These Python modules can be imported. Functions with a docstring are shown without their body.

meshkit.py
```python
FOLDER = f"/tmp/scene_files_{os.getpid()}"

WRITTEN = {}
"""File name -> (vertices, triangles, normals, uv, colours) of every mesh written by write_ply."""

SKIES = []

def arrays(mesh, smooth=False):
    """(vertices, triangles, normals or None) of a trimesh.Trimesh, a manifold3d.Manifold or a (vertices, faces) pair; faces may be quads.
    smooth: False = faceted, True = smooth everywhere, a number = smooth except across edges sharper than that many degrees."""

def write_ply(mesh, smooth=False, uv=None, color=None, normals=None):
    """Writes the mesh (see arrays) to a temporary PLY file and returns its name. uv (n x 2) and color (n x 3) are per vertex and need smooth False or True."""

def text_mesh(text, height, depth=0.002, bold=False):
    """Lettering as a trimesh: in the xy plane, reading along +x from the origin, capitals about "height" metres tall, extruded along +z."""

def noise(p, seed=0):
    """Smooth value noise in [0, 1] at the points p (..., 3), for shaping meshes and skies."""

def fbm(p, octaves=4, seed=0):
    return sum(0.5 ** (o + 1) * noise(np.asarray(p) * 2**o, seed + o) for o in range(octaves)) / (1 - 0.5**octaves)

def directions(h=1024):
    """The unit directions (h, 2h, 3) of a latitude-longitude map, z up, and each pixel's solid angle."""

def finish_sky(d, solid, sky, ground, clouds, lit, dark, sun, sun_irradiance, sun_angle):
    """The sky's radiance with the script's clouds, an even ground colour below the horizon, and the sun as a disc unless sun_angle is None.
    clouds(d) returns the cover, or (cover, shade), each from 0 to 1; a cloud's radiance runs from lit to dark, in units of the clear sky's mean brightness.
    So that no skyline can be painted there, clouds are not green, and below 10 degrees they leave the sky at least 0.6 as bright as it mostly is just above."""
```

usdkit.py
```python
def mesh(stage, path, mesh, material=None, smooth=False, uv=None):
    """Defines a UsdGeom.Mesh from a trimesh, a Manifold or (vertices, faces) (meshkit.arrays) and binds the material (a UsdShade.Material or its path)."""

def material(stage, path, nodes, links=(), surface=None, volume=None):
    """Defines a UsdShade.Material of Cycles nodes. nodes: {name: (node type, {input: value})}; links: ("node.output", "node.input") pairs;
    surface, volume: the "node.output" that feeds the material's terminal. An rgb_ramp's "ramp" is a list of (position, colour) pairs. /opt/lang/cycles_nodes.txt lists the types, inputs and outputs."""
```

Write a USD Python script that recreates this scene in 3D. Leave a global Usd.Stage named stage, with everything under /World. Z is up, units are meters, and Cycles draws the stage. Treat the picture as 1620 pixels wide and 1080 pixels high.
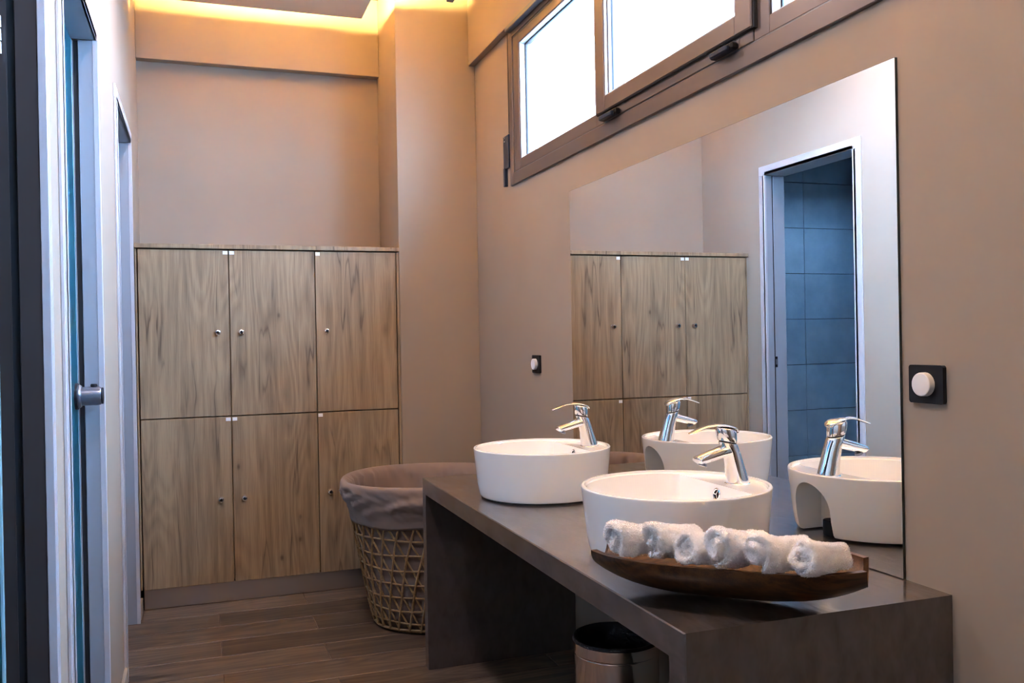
import math, random
import numpy as np
import trimesh, shapely
import manifold3d as m3
from manifold3d import Manifold, CrossSection
from pxr import Usd, UsdGeom, UsdLux, UsdShade, Gf, Sdf, Vt
import usdkit, meshkit

random.seed(7)
RNG = np.random.default_rng(11)
PI = math.pi
stage = Usd.Stage.CreateInMemory()
UsdGeom.SetStageUpAxis(stage, UsdGeom.Tokens.z)
UsdGeom.SetStageMetersPerUnit(stage, 1.0)
UsdGeom.Xform.Define(stage, '/World')

# ------------------------------------------------------------------ camera, sky, exposure
# right wall is the plane x = 0, the room lies at x < 0, y runs away from the camera
F_PX, YAW, PITCH, ROLL = 1413.6, math.radians(19.371), math.radians(-.1823), math.radians(-1.0571)
CAM = np.array([-1.3679, 0.0, 1.2115])
fw = np.array([math.sin(YAW) * math.cos(PITCH), math.cos(YAW) * math.cos(PITCH), math.sin(PITCH)])
rt = np.array([math.cos(YAW), -math.sin(YAW), 0.0])
up = np.cross(rt, fw)
r2 = rt * math.cos(ROLL) + up * math.sin(ROLL)
u2 = -rt * math.sin(ROLL) + up * math.cos(ROLL)
cam = UsdGeom.Camera.Define(stage, '/World/camera')
cam.CreateHorizontalApertureAttr(36.0)
cam.CreateVerticalApertureAttr(24.0)
cam.CreateFocalLengthAttr(36.0 * F_PX / 1620.0)
cam.CreateClippingRangeAttr(Gf.Vec2f(0.05, 500.0))
cam.CreateExposureAttr(6.0)
M = Gf.Matrix4d(*r2, 0, *u2, 0, *(-fw), 0, *CAM, 1)
cam.AddTransformOp().Set(M)

dome = UsdLux.DomeLight.Define(stage, '/World/sky')
dome.CreateColorAttr(Gf.Vec3f(0.40, 0.655, 1.08))
dome.CreateIntensityAttr(0.265)
LED_POWER = 52.0          # cove strips
LIP = .060                # height of the cove's edge lip above the panel's underside
LED_COLOR = (1.0, 0.62, 0.20)
SPOT_POWER = 2.0          # round ceiling lamps
SPOT_COLOR = (1.0, 0.79, 0.80)

# ------------------------------------------------------------------ materials
L = '/World/Looks/'
def mat(name, nodes, links=(), surface='p.BSDF'):
    return usdkit.material(stage, L + name, nodes, links, surface=surface)
def plain(name, color, rough=.5, metallic=0., **kw):
    return mat(name, {'p': ('principled_bsdf', dict(base_color=color, roughness=rough, metallic=metallic, **kw))})

MT = {}
def paint(name, color, bump=.12):
    return mat(name, {'g': ('geometry', {}),
        'n': ('noise_texture', {'scale': 900.0, 'detail': 3.0}),
        'n2': ('noise_texture', {'scale': 3.0, 'detail': 4.0}),
        'r': ('rgb_ramp', {'ramp': [(.3, tuple(c * .97 for c in color)), (.7, tuple(min(1, c * 1.03) for c in color))]}),
        'b': ('bump', {'strength': bump, 'distance': .0006}),
        'p': ('principled_bsdf', {'roughness': .9, 'specular_ior_level': .03})},
        [('g.position', 'n.vector'), ('g.position', 'n2.vector'), ('n2.fac', 'r.fac'), ('r.color', 'p.base_color'),
         ('n.fac', 'b.height'), ('b.normal', 'p.normal')])
MT['wall'] = paint('wall_paint', (.33, .262, .205))
MT['ceiling'] = paint('ceiling_paint', (.14, .12, .10))
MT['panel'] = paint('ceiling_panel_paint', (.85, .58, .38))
MT['stall'] = paint('stall_paint', (.22, .26, .30))

def wood(name, light, mid, dark, knot, zscale, axis='z', rough=.5, scale=1.0, varied=False, contrast=1.0, cracks=1.0):
    """Wood: fine straight grain, soft streaks, flame figure from the level lines of a stretched noise, wandering dark cracks and knots; axis is the grain direction."""
    def st(f):
        return {'z': (1, 1, f), 'x': (f, 1, 1), 'y': (1, f, 1)}[axis]
    n = {'g': ('geometry', {}),
         'm0': ('mapping', {'scale': (scale,) * 3}),
         'mfine': ('mapping', {'scale': st(.02)}), 'mstr': ('mapping', {'scale': st(.05)}),
         'mfl': ('mapping', {'scale': st(zscale * 1.5)}), 'mk': ('mapping', {'scale': st(.55)}), 'mcr': ('mapping', {'scale': st(.085)}),
         'fine': ('noise_texture', {'scale': 420.0, 'detail': 3.0, 'roughness': .6}),
         'streak': ('noise_texture', {'scale': 42.0, 'detail': 5.0, 'roughness': .62}),
         'broad': ('noise_texture', {'scale': 10.0, 'detail': 2.0}),
         'fl': ('noise_texture', {'scale': 6.5, 'detail': 1.5, 'roughness': .35, 'distortion': .25}),
         'flm': ('math', {'math_type': 'multiply', 'value2': 30.0}), 'flf': ('math', {'math_type': 'pingpong', 'value2': 1.0}),
         'cr': ('noise_texture', {'scale': 7.0, 'detail': 4.0, 'roughness': .5}),
         'crs': ('math', {'math_type': 'subtract', 'value2': .52}), 'cra': ('math', {'math_type': 'absolute'}),
         'crr': ('rgb_ramp', {'ramp': [(0.0, (.85, .85, .85)), (.004, (.6, .6, .6)), (.012, (.18, .18, .18)), (.04, (0, 0, 0))]}),
         'crm': ('noise_texture', {'scale': 5.0, 'detail': 2.0}),
         'crmr': ('map_range', {'from_min': .42, 'from_max': .66, 'to_min': .10, 'to_max': 1.0 * cracks, 'clamp': True}),
         'crx': ('math', {'math_type': 'multiply'}),
         'kn': ('voronoi_texture', {'scale': 5.0, 'randomness': 1.0}),
         'kr': ('rgb_ramp', {'ramp': [(0.0, (.9, .9, .9)), (.022, (.75, .75, .75)), (.05, (.22, .22, .22)), (.13, (0, 0, 0))]}),
         'a1': ('math', {'math_type': 'multiply_add', 'value2': .34 * contrast}),
         'a2': ('math', {'math_type': 'multiply_add', 'value2': .55 * contrast}),
         'a3': ('math', {'math_type': 'multiply_add', 'value2': .12 * contrast}),
         'a4': ('math', {'math_type': 'multiply_add', 'value2': .26 * contrast, 'value3': .5 - .635 * contrast}),
         'ramp': ('rgb_ramp', {'ramp': [(.22, dark), (.44, mid), (.60, light), (.9, tuple(min(1, c * 1.12) for c in light))]}),
         'mixd': ('mix_color', {'blend_type': 'mix', 'b': knot}),
         'mixk': ('mix_color', {'blend_type': 'mix', 'b': knot}),
         'b': ('bump', {'strength': .12, 'distance': .0008}),
         'p': ('principled_bsdf', {'roughness': rough, 'specular_ior_level': .35})}
    l = [('m0.vector', x + '.vector') for x in ('mfine', 'mstr', 'mfl', 'mk', 'mcr')]
    l += [('mfine.vector', 'fine.vector'), ('mstr.vector', 'streak.vector'), ('mstr.vector', 'broad.vector'), ('mfl.vector', 'fl.vector'),
         ('mk.vector', 'kn.vector'), ('mcr.vector', 'cr.vector'), ('mk.vector', 'crm.vector'),
         ('fl.fac', 'flm.value1'), ('flm.value', 'flf.value1'), ('cr.fac', 'crs.value1'), ('crs.value', 'cra.value1'), ('cra.value', 'crr.fac'),
         ('crm.fac', 'crmr.value'), ('crr.color', 'crx.value1'), ('crmr.result', 'crx.value2'),
         ('broad.fac', 'a4.value1'), ('flf.value', 'a3.value1'), ('a4.value', 'a3.value3'), ('streak.fac', 'a2.value1'), ('a3.value', 'a2.value3'),
         ('fine.fac', 'a1.value1'), ('a2.value', 'a1.value3'), ('a1.value', 'ramp.fac'),
         ('ramp.color', 'mixd.a'), ('crx.value', 'mixd.fac'),
         ('mixd.result', 'mixk.a'), ('kn.distance', 'kr.fac'), ('kr.color', 'mixk.fac'),
         ('fine.fac', 'b.height'), ('b.normal', 'p.normal')]
    if varied:
        n |= {'oi': ('object_info', {}), 'rs': ('vector_math', {'math_type': 'scale', 'vector1': (37.0, 11.0, 23.0)}),
              'sh': ('vector_math', {'math_type': 'add'}), 'mr': ('map_range', {'from_min': 0., 'from_max': 1., 'to_min': .72, 'to_max': 1.22}),
              'hv': ('hsv', {})}
        l += [('oi.random', 'rs.scale'), ('g.position', 'sh.vector1'), ('rs.vector', 'sh.vector2'), ('sh.vector', 'm0.vector'),
              ('oi.random', 'mr.value'), ('mr.result', 'hv.value'), ('mixk.result', 'hv.color'), ('hv.color', 'p.base_color')]
    else:
        l += [('g.position', 'm0.vector'), ('mixk.result', 'p.base_color')]
    return mat(name, n, l)
MT['oak'] = wood('locker_oak', (.335, .238, .142), (.252, .176, .105), (.146, .098, .058), (.075, .048, .03), .085, contrast=1.15, cracks=1.15)
MT['plank'] = wood('floor_wood', (.152, .105, .071), (.082, .056, .039), (.032, .022, .016), (.03, .02, .015), .10, axis='x', rough=.42, varied=True, contrast=1.2)
MT['bowl'] = wood('dough_bowl_wood', (.115, .050, .017), (.052, .021, .008), (.018, .008, .004), (.012, .006, .003), .16, axis='x', rough=.42, scale=1.6, contrast=1.2)
MT['grout'] = plain('floor_grout', (.10, .075, .06), .8)

MT['counter'] = mat('counter_microcement', {'g': ('geometry', {}),
    'm': ('mapping', {'scale': (2.0, .6, 1.0)}),
    'n': ('noise_texture', {'scale': 14.0, 'detail': 6.0, 'roughness': .6, 'distortion': .4}),
    'n2': ('noise_texture', {'scale': 120.0, 'detail': 3.0}),
    'r': ('rgb_ramp', {'ramp': [(.3, (.066, .051, .045)), (.7, (.075, .059, .053))]}),
    'rr': ('map_range', {'from_min': .3, 'from_max': .7, 'to_min': .25, 'to_max': .32}),
    'b': ('bump', {'strength': .06, 'distance': .001}),
    'p': ('principled_bsdf', {'specular_ior_level': .5, 'coat_weight': 1.0, 'coat_roughness': .14, 'coat_ior': 1.7})},
    [('g.position', 'm.vector'), ('m.vector', 'n.vector'), ('g.position', 'n2.vector'), ('n.fac', 'r.fac'), ('r.color', 'p.base_color'),
     ('n.fac', 'rr.value'), ('rr.result', 'p.roughness'), ('n2.fac', 'b.height'), ('b.normal', 'p.normal')])
MT['ceramic'] = plain('white_ceramic', (.92, .92, .91), .06, coat_weight=.3, coat_roughness=.03)
MT['chrome'] = plain('chrome', (.86, .86, .87), .035, 1.0)
MT['satin'] = plain('satin_chrome', (.80, .80, .80), .22, 1.0)
MT['steel'] = mat('brushed_steel', {'g': ('geometry', {}), 'm': ('mapping', {'scale': (2, 2, 420)}),
    'n': ('noise_texture', {'scale': 4.0, 'detail': 3.0}), 'b': ('bump', {'strength': .25, 'distance': .0006}),
    'p': ('principled_bsdf', {'base_color': (.62, .56, .53), 'metallic': 1.0, 'roughness': .3})},
    [('g.position', 'm.vector'), ('m.vector', 'n.vector'), ('n.fac', 'b.height'), ('b.normal', 'p.normal')])
MT['bin'] = mat('bin_steel', {'g': ('geometry', {}), 'm': ('mapping', {'scale': (1, 1, .02)}),
    'n': ('noise_texture', {'scale': 60.0, 'detail': 2.0}), 'b': ('bump', {'strength': .2, 'distance': .0012}),
    'p': ('principled_bsdf', {'base_color': (.88, .82, .78), 'metallic': 1.0, 'roughness': .12})},
    [('g.position', 'm.vector'), ('m.vector', 'n.vector'), ('n.fac', 'b.height'), ('b.normal', 'p.normal')])
MT['mirror'] = mat('mirror_silver', {'g': ('glossy_bsdf', {'color': (.93, .94, .935), 'roughness': 0.0})}, surface='g.BSDF')
MT['mirror_edge'] = plain('mirror_edge', (.02, .03, .03), .2)
MT['frame'] = plain('door_frame_metal', (.52, .50, .52), .34, .25)
MT['jamb'] = plain('door_jamb_metal', (.34, .35, .38), .36, .35)
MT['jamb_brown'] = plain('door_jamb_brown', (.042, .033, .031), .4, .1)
MT['bronze'] = mat('window_bronze', {'g': ('geometry', {}), 'n': ('noise_texture', {'scale': 1400.0, 'detail': 1.0}),
    'r': ('rgb_ramp', {'ramp': [(.3, (.110, .084, .074)), (.7, (.135, .104, .092))]}),
    'p': ('principled_bsdf', {'roughness': .38, 'metallic': .25})}, [('g.position', 'n.vector'), ('n.fac', 'r.fac'), ('r.color', 'p.base_color')])
MT['bead'] = plain('glazing_bead', (.55, .56, .58), .4)
MT['gasket'] = plain('black_gasket', (.012, .013, .016), .6)
MT['rail'] = plain('window_rail_grey', (.14, .145, .16), .35, .5)
MT['pane'] = mat('window_glass', {'w': ('layer_weight', {'blend': .5}), 'pw': ('math', {'math_type': 'power', 'value2': 5.0}),
    'mr': ('math', {'math_type': 'multiply_add', 'value2': .9, 'value3': .04, 'use_clamp': True}), 't': ('transparent_bsdf', {'color': (.97, .99, 1.0)}),
    'g': ('glossy_bsdf', {'roughness': .0, 'color': (1, 1, 1)}), 'x': ('mix_closure', {})},
    [('w.facing', 'pw.value1'), ('pw.value', 'mr.value1'), ('mr.value', 'x.fac'), ('t.BSDF', 'x.closure1'), ('g.BSDF', 'x.closure2')], surface='x.closure')
MT['teal'] = mat('teal_door_glass', {'d': ('diffuse_bsdf', {'color': (.03, .15, .20)}), 't': ('translucent_bsdf', {'color': (.16, .62, .72)}),
    'm': ('mix_closure', {'fac': .55}), 'w': ('layer_weight', {'blend': .5}), 'pw': ('math', {'math_type': 'power', 'value2': 5.0}),
    'mr': ('math', {'math_type': 'multiply_add', 'value2': .7, 'value3': .04, 'use_clamp': True}), 'g': ('glossy_bsdf', {'roughness': .08, 'color': (1, 1, 1)}), 'x': ('mix_closure', {})},
    [('d.BSDF', 'm.closure1'), ('t.BSDF', 'm.closure2'), ('w.facing', 'pw.value1'), ('pw.value', 'mr.value1'), ('mr.value', 'x.fac'), ('m.closure', 'x.closure1'), ('g.BSDF', 'x.closure2')], surface='x.closure')
MT['teal_edge'] = plain('teal_glass_edge', (.30, .52, .58), .15)
MT['black'] = plain('black_plastic', (.010, .010, .013), .5, specular_ior_level=.2)
MT['blue_black'] = plain('blued_black_steel', (.03, .045, .08), .28, .6)
MT['white'] = plain('white_plastic', (.74, .71, .70), .35)
MT['lockmetal'] = plain('lock_aluminium', (.26, .28, .33), .3, .85)
MT['tag'] = plain('number_tag_white', (.78, .79, .80), .4)
MT['tile'] = mat('stall_tile', {'g': ('geometry', {}), 'n': ('noise_texture', {'scale': 7.0, 'detail': 6.0, 'roughness': .62}),
    'oi': ('object_info', {}), 'mr': ('map_range', {'from_min': 0., 'from_max': 1., 'to_min': .93, 'to_max': 1.07}), 'hv': ('hsv', {}),
    'r': ('rgb_ramp', {'ramp': [(.28, (.19, .30, .38)), (.72, (.27, .39, .48))]}),
    'p': ('principled_bsdf', {'roughness': .45})},
    [('g.position', 'n.vector'), ('n.fac', 'r.fac'), ('oi.random', 'mr.value'), ('mr.result', 'hv.value'), ('r.color', 'hv.color'), ('hv.color', 'p.base_color')])
MT['tile_joint'] = plain('tile_joint', (.05, .07, .09), .8)
MT['cane'] = mat('rattan_cane', {'g': ('geometry', {}), 'n': ('noise_texture', {'scale': 45.0, 'detail': 3.0}),
    'r': ('rgb_ramp', {'ramp': [(.3, (.24, .143, .062)), (.7, (.40, .253, .115))]}), 'p': ('principled_bsdf', {'roughness': .5})},
    [('g.position', 'n.vector'), ('n.fac', 'r.fac'), ('r.color', 'p.base_color')])
MT['cloth'] = mat('liner_cloth', {'g': ('geometry', {}), 'n': ('noise_texture', {'scale': 700.0, 'detail': 2.0}),
    'b': ('bump', {'strength': .25, 'distance': .0006}),
    'p': ('principled_bsdf', {'base_color': (.235, .172, .142), 'roughness': .85, 'sheen_weight': .15, 'specular_ior_level': .15})},
    [('g.position', 'n.vector'), ('n.fac', 'b.height'), ('b.normal', 'p.normal')])
MT['towel'] = mat('terry_towel', {'g': ('geometry', {}), 'n': ('noise_texture', {'scale': 620.0, 'detail': 3.0}),
    'b': ('bump', {'strength': .25, 'distance': .001}),
    'p': ('principled_bsdf', {'base_color': (.92, .90, .90), 'roughness': .95, 'sheen_weight': .3, 'specular_ior_level': .1})},
    [('g.position', 'n.vector'), ('n.fac', 'b.height'), ('b.normal', 'p.normal')])
MT['pile'] = mat('terry_pile', {'d': ('diffuse_bsdf', {'color': (.95, .93, .93)}), 't': ('translucent_bsdf', {'color': (.95, .93, .93)}), 'm': ('mix_closure', {'fac': .5})},
    [('d.BSDF', 'm.closure1'), ('t.BSDF', 'm.closure2')], surface='m.closure')
MT['bag'] = mat('bin_bag', {'g': ('geometry', {}), 'n': ('noise_texture', {'scale': 40.0, 'detail': 3.0, 'distortion': 1.0}),
    'b': ('bump', {'strength': .8, 'distance': .006}), 'p': ('principled_bsdf', {'base_color': (.012, .014, .02), 'roughness': .28})},
    [('g.position', 'n.vector'), ('n.fac', 'b.height'), ('b.normal', 'p.normal')])
MT['led'] = mat('led_strip_light', {'e': ('emission', {'color': LED_COLOR, 'strength': LED_POWER})}, surface='e.emission')
MT['spot'] = mat('downlight_lens', {'e': ('emission', {'color': SPOT_COLOR, 'strength': SPOT_POWER})}, surface='e.emission')
MT['ground'] = plain('outside_ground', (.30, .31, .30), .9)

# ------------------------------------------------------------------ helpers
used = {}
def numbered(parent, name):
    k = (parent, name)
    n = used.get(k, 0)
    used[k] = n + 1
    return f'{parent}/' + (name if n == 0 else f'{name}_{n:03d}')
def path_of(p):
    return '/World' if p is None else str(p.GetPath())
def tag(prim, label=None, cat=None, group=None, kind=None):
    for k, v in (('label', label), ('category', cat), ('group', group), ('kind', kind)):
        if v:
            prim.SetCustomDataByKey(k, v)
    return prim
def obj(name, mesh, m, parent=None, smooth=30, label=None, cat=None, group=None, kind=None):
    if isinstance(mesh, Manifold):
        q = mesh.to_mesh()
        mesh = trimesh.Trimesh(np.array(q.vert_properties[:, :3]), np.array(q.tri_verts), process=False)
    p = usdkit.mesh(stage, numbered(path_of(parent), name), mesh, MT[m], smooth=smooth).GetPrim()
    return tag(p, label, cat, group, kind)
def thing(name, label, cat, loc=(0, 0, 0), rotz=0., group=None, kind=None):
    x = UsdGeom.Xform.Define(stage, numbered('/World', name))
    x.AddTranslateOp().Set(Gf.Vec3d(*map(float, loc)))
    if rotz:
        x.AddRotateZOp().Set(float(rotz))
    return tag(x.GetPrim(), label, cat, group, kind)
def dup(root, loc, label, rotz=0., group=None):
    was = root.GetCustomData()
    r = thing(root.GetName(), label, was['category'], loc, rotz, group or was.get('group'))
    r.GetReferences().AddInternalReference(root.GetPath())
    tag(r, label, was['category'], group or was.get('group'))
    r.SetInstanceable(True)
    return r

def box(x0, x1, y0, y1, z0, z1, b=0.0):
    """A box, its edges chamfered by b."""
    lo, hi = np.array([x0, y0, z0], float), np.array([x1, y1, z1], float)
    b = min(b, (hi - lo).min() * .45)
    if b <= 0:
        return trimesh.creation.box(bounds=[lo, hi])
    pts = []
    for c in np.ndindex(2, 2, 2):
        s = np.array(c)
        p = np.where(s == 0, lo, hi)
        d = np.where(s == 0, b, -b)
        for k in range(3):
            q = p + d
            q[k] = p[k]
            pts.append(q)
    return trimesh.convex.convex_hull(np.array(pts))
def cat(*ms):
    return trimesh.util.concatenate(list(ms))
def mani(tm):
    tm = trimesh.Trimesh(tm.vertices, tm.faces, process=True)
    return Manifold(m3.Mesh(np.asarray(tm.vertices, np.float32), np.asarray(tm.faces, np.uint32)))
def lathe(profile, n=48):
    """Profile of (r, z) turned about z."""
    pr = np.asarray(profile, float)
    return trimesh.creation.revolve(pr, sections=n)
def orient(m, axis, at):
    """Turns a mesh built along +z so that it runs along axis, at a place."""
    m = m.copy()
    m.apply_transform(trimesh.geometry.align_vectors([0, 0, 1], np.asarray(axis, float)))
    m.apply_translation(at)
    return m
def cyl(r, p0, p1, n=24, b=0.0):
    p0, p1 = np.asarray(p0, float), np.asarray(p1, float)
    h = np.linalg.norm(p1 - p0)
    b = min(b, r * .4, h * .4)
    pr = [(0, 0), (r - b, 0), (r, b), (r, h - b), (r - b, h), (0, h)] if b else [(0, 0), (r, 0), (r, h), (0, h)]
    return orient(lathe(pr, n), p1 - p0, p0)
def tube(points, r, sides=6, closed=False):
    p = np.asarray(points, float)
    n = len(p)
    t = (np.roll(p, -1, 0) - np.roll(p, 1, 0)) if closed else np.gradient(p, axis=0)
    t /= np.linalg.norm(t, axis=1, keepdims=True)
    a = np.cross(t, [0, 0, 1.0])
    bad = np.linalg.norm(a, axis=1) < 1e-6
    a[bad] = [1, 0, 0]
    a /= np.linalg.norm(a, axis=1, keepdims=True)
    b = np.cross(t, a)
    ang = np.arange(sides) * 2 * PI / sides
    rr = np.broadcast_to(np.asarray(r, float), (n,))
    v = p[:, None] + rr[:, None, None] * (np.cos(ang)[None, :, None] * a[:, None] + np.sin(ang)[None, :, None] * b[:, None])
    f = []
    for i in range(n if closed else n - 1):
        j = (i + 1) % n
        for k in range(sides):
            l = (k + 1) % sides
            f += [[i * sides + k, j * sides + k, j * sides + l], [i * sides + k, j * sides + l, i * sides + l]]
    if not closed:
        for k in range(1, sides - 1):
            f += [[0, k, k + 1], [(n - 1) * sides, (n - 1) * sides + k + 1, (n - 1) * sides + k]]
    m = trimesh.Trimesh(v.reshape(-1, 3), f, process=False)
    m.fix_normals()
    return m
def loft(rings):
    """Closed rings of equal length joined by quads, capped at both ends."""
    R = np.asarray(rings, float)
    n, k = R.shape[:2]
    v = list(R.reshape(-1, 3))
    f = []
    for i in range(n - 1):
        for j in range(k):
            l = (j + 1) % k
            f += [[i * k + j, i * k + l, (i + 1) * k + l], [i * k + j, (i + 1) * k + l, (i + 1) * k + j]]
    for i, flip in ((0, True), (n - 1, False)):
        c = len(v)
        v.append(R[i].mean(0))
        for j in range(k):
            l = (j + 1) % k
            f.append([c, i * k + l, i * k + j] if flip else [c, i * k + j, i * k + l])
    m = trimesh.Trimesh(np.array(v), f, process=False)
    m.fix_normals()
    return m
def grid_mesh(P, close_u=False):
    """A grid of points (u, v, 3) as a sheet."""
    n, k = P.shape[:2]
    f = []
    for i in range(n if close_u else n - 1):
        i2 = (i + 1) % n
        for j in range(k - 1):
            f += [[i * k + j, i2 * k + j, i2 * k + j + 1], [i * k + j, i2 * k + j + 1, i * k + j + 1]]
    return trimesh.Trimesh(P.reshape(-1, 3), f, process=False)
def struct(name, mesh, m, parent=None, label=None, smooth=30):
    return obj(name, mesh, m, parent, smooth=smooth, label=label, cat=None, kind=None if parent else 'structure')

# ------------------------------------------------------------------ the room
W, YB, YBM, YP, XP = 1.635, 4.87, 4.815, 4.393, -.413
ZC, ZBEAM, YF = 3.06, 2.645, -2.6
XS = -2.95                                              # outer side of the stalls behind the left wall
D0, D1, D2 = (1.145, 1.855), (2.115, 2.825), (3.503, 4.213)   # clear openings of the three stall doors
HD, FW_ = 2.092, .052                                   # clear height, width of the metal casing

# floor of wood-look planks laid across the room
floor = tag(UsdGeom.Xform.Define(stage, '/World/floor').GetPrim(), 'brown wood-look plank floor', 'floor', kind='structure')
obj('screed', box(XS, .2, YF - .1, YB + .1, -.06, -.004), 'grout', floor)
PW, PL, PG = .1945, .78, .0022
row = int((YF - 4.035) / PW) - 1
while 4.035 + row * PW < YB:
    y0, y1 = max(4.035 + row * PW, YF), min(4.035 + (row + 1) * PW, YB)
    if y1 - y0 > .02:
        x = (-1.30 if row % 2 == 0 else -.91) - 3 * PL
        while x < 0:
            a, b = max(x, XS), min(x + PL, 0)
            if b - a > .03:
                obj('plank', box(a + PG / 2, b - PG / 2, y0 + PG / 2, y1 - PG / 2, -.012, 0, .0015), 'plank', floor, smooth=False)
            x += PL
    row += 1

# right wall with the long window opening
WY0, WY1, WZ0, WZ1 = -1.55, 3.84, 1.906, 2.603
wr = [box(0, .12, YF - .1, WY0, 0, ZC + .1), box(0, .12, WY1, YB + .1, 0, ZC + .1), box(0, .12, WY0, WY1, 0, WZ0), box(0, .12, WY0, WY1, WZ1, ZC + .1)]
wall_right = struct('wall_right', cat(*wr), 'wall', label='warm beige painted wall that carries the mirror and the high window')
# left wall with three door openings
T = .13
wl, ys = [], [YF - .1]
for a, b in (D0, D1, D2):
    wl.append(box(-W - T, -W, ys[-1], a - .02, 0, ZC + .1))
    wl.append(box(-W - T, -W, a - .02, b + .02, HD + .02, ZC + .1))
    ys.append(b + .02)
wl.append(box(-W - T, -W, ys[-1], YB, 0, ZC + .1))
struct('wall_left', cat(*wl), 'wall', label='pale painted wall on the left with three toilet doors')
struct('wall_back', box(-W - T, .2, YB, YB + .12, 0, ZC + .1), 'wall', label='beige end wall above the lockers')
struct('wall_front', box(XS, .2, YF - .1, YF, 0, ZC + .1), 'wall')
struct('wall_pillar', box(XP, 0, YP, YB, 0, ZC, .002), 'wall', label='square beige pillar between the lockers and the right wall')
struct('trim_1', box(-W, XP, YBM, YB, ZBEAM, ZC, .002), 'wall', label='shallow beam across the end wall under the glowing cove')
struct('trim_2', box(-.034, 0, YF, YP, 2.612, ZC, .002), 'wall', label='shallow beam along the right wall over the window')
struct('ceiling', box(XS, .2, YF - .1, YB + .1, ZC, ZC + .1), 'ceiling', label='ceiling lit by the cove light')
# baseboards of the left wall between the doors
bb = [box(-W, -W + .012, a, b, 0, .07, .002) for a, b in ((YF, D0[0] - FW_), (D0[1] + FW_, D1[0] - FW_), (D1[1] + FW_, D2[0] - FW_), (D2[1] + FW_, 4.372))]
struct('baseboard_left', cat(*bb), 'wall', label='low skirting at the foot of the left wall')

# dropped ceiling panel with the cove
PX0, PX1, PY0, PY1, PZ = -1.50, -.577, -.9, 4.396, 2.80
pan = tag(UsdGeom.Xform.Define(stage, '/World/ceiling_panel').GetPrim(), 'dropped ceiling panel with warm light shining over its edge', 'ceiling panel', kind='structure')
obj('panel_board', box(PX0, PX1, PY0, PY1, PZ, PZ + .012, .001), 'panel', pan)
for x, y in ((-1.05, .2), (-1.05, 1.6), (-1.05, 3.0), (-1.05, 3.9)):
    obj('hanger', box(x - .1, x + .1, y - .02, y + .02, PZ + .012, ZC), 'ceiling', pan)
# upstands along the edges keep the strips' direct light on the ceiling
for m in (box(PX0, PX1, PY1 - .008, PY1, PZ + .012, PZ + LIP), box(PX1 - .008, PX1, PY0, PY1 - .008, PZ + .012, PZ + LIP)):
    obj('edge_lip', m, 'wall', pan)
strips = [('glowing warm led strip along the far edge of the ceiling panel', box(PX0 + .06, PX1 - .06, PY1 - .066, PY1 - .060, PZ + .048, PZ + .058)),
          ('glowing warm led strip along the window-side edge of the ceiling panel', box(PX1 - .066, PX1 - .060, PY0 + .1, PY1 - .07, PZ + .048, PZ + .058))]
for m in (box(PX0 + .05, PX1 - .05, PY1 - .080, PY1 - .066, PZ + .012, PZ + .059), box(PX1 - .080, PX1 - .066, PY0 + .05, PY1 - .08, PZ + .012, PZ + .059)):
    obj('strip_holder', m, 'wall', pan)
for lab, m in strips:
    obj('led_strip', m, 'led', label=lab, cat='light strip', group='cove led strips')
t = thing('track_rail', 'end of a thin dark ceiling rail beside the pillar', 'ceiling rail', (0, 0, 0))
obj('rail_body', box(-.275, -.242, 2.9, 3.925, 2.745, 2.77, .003), 'rail', t)
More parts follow.
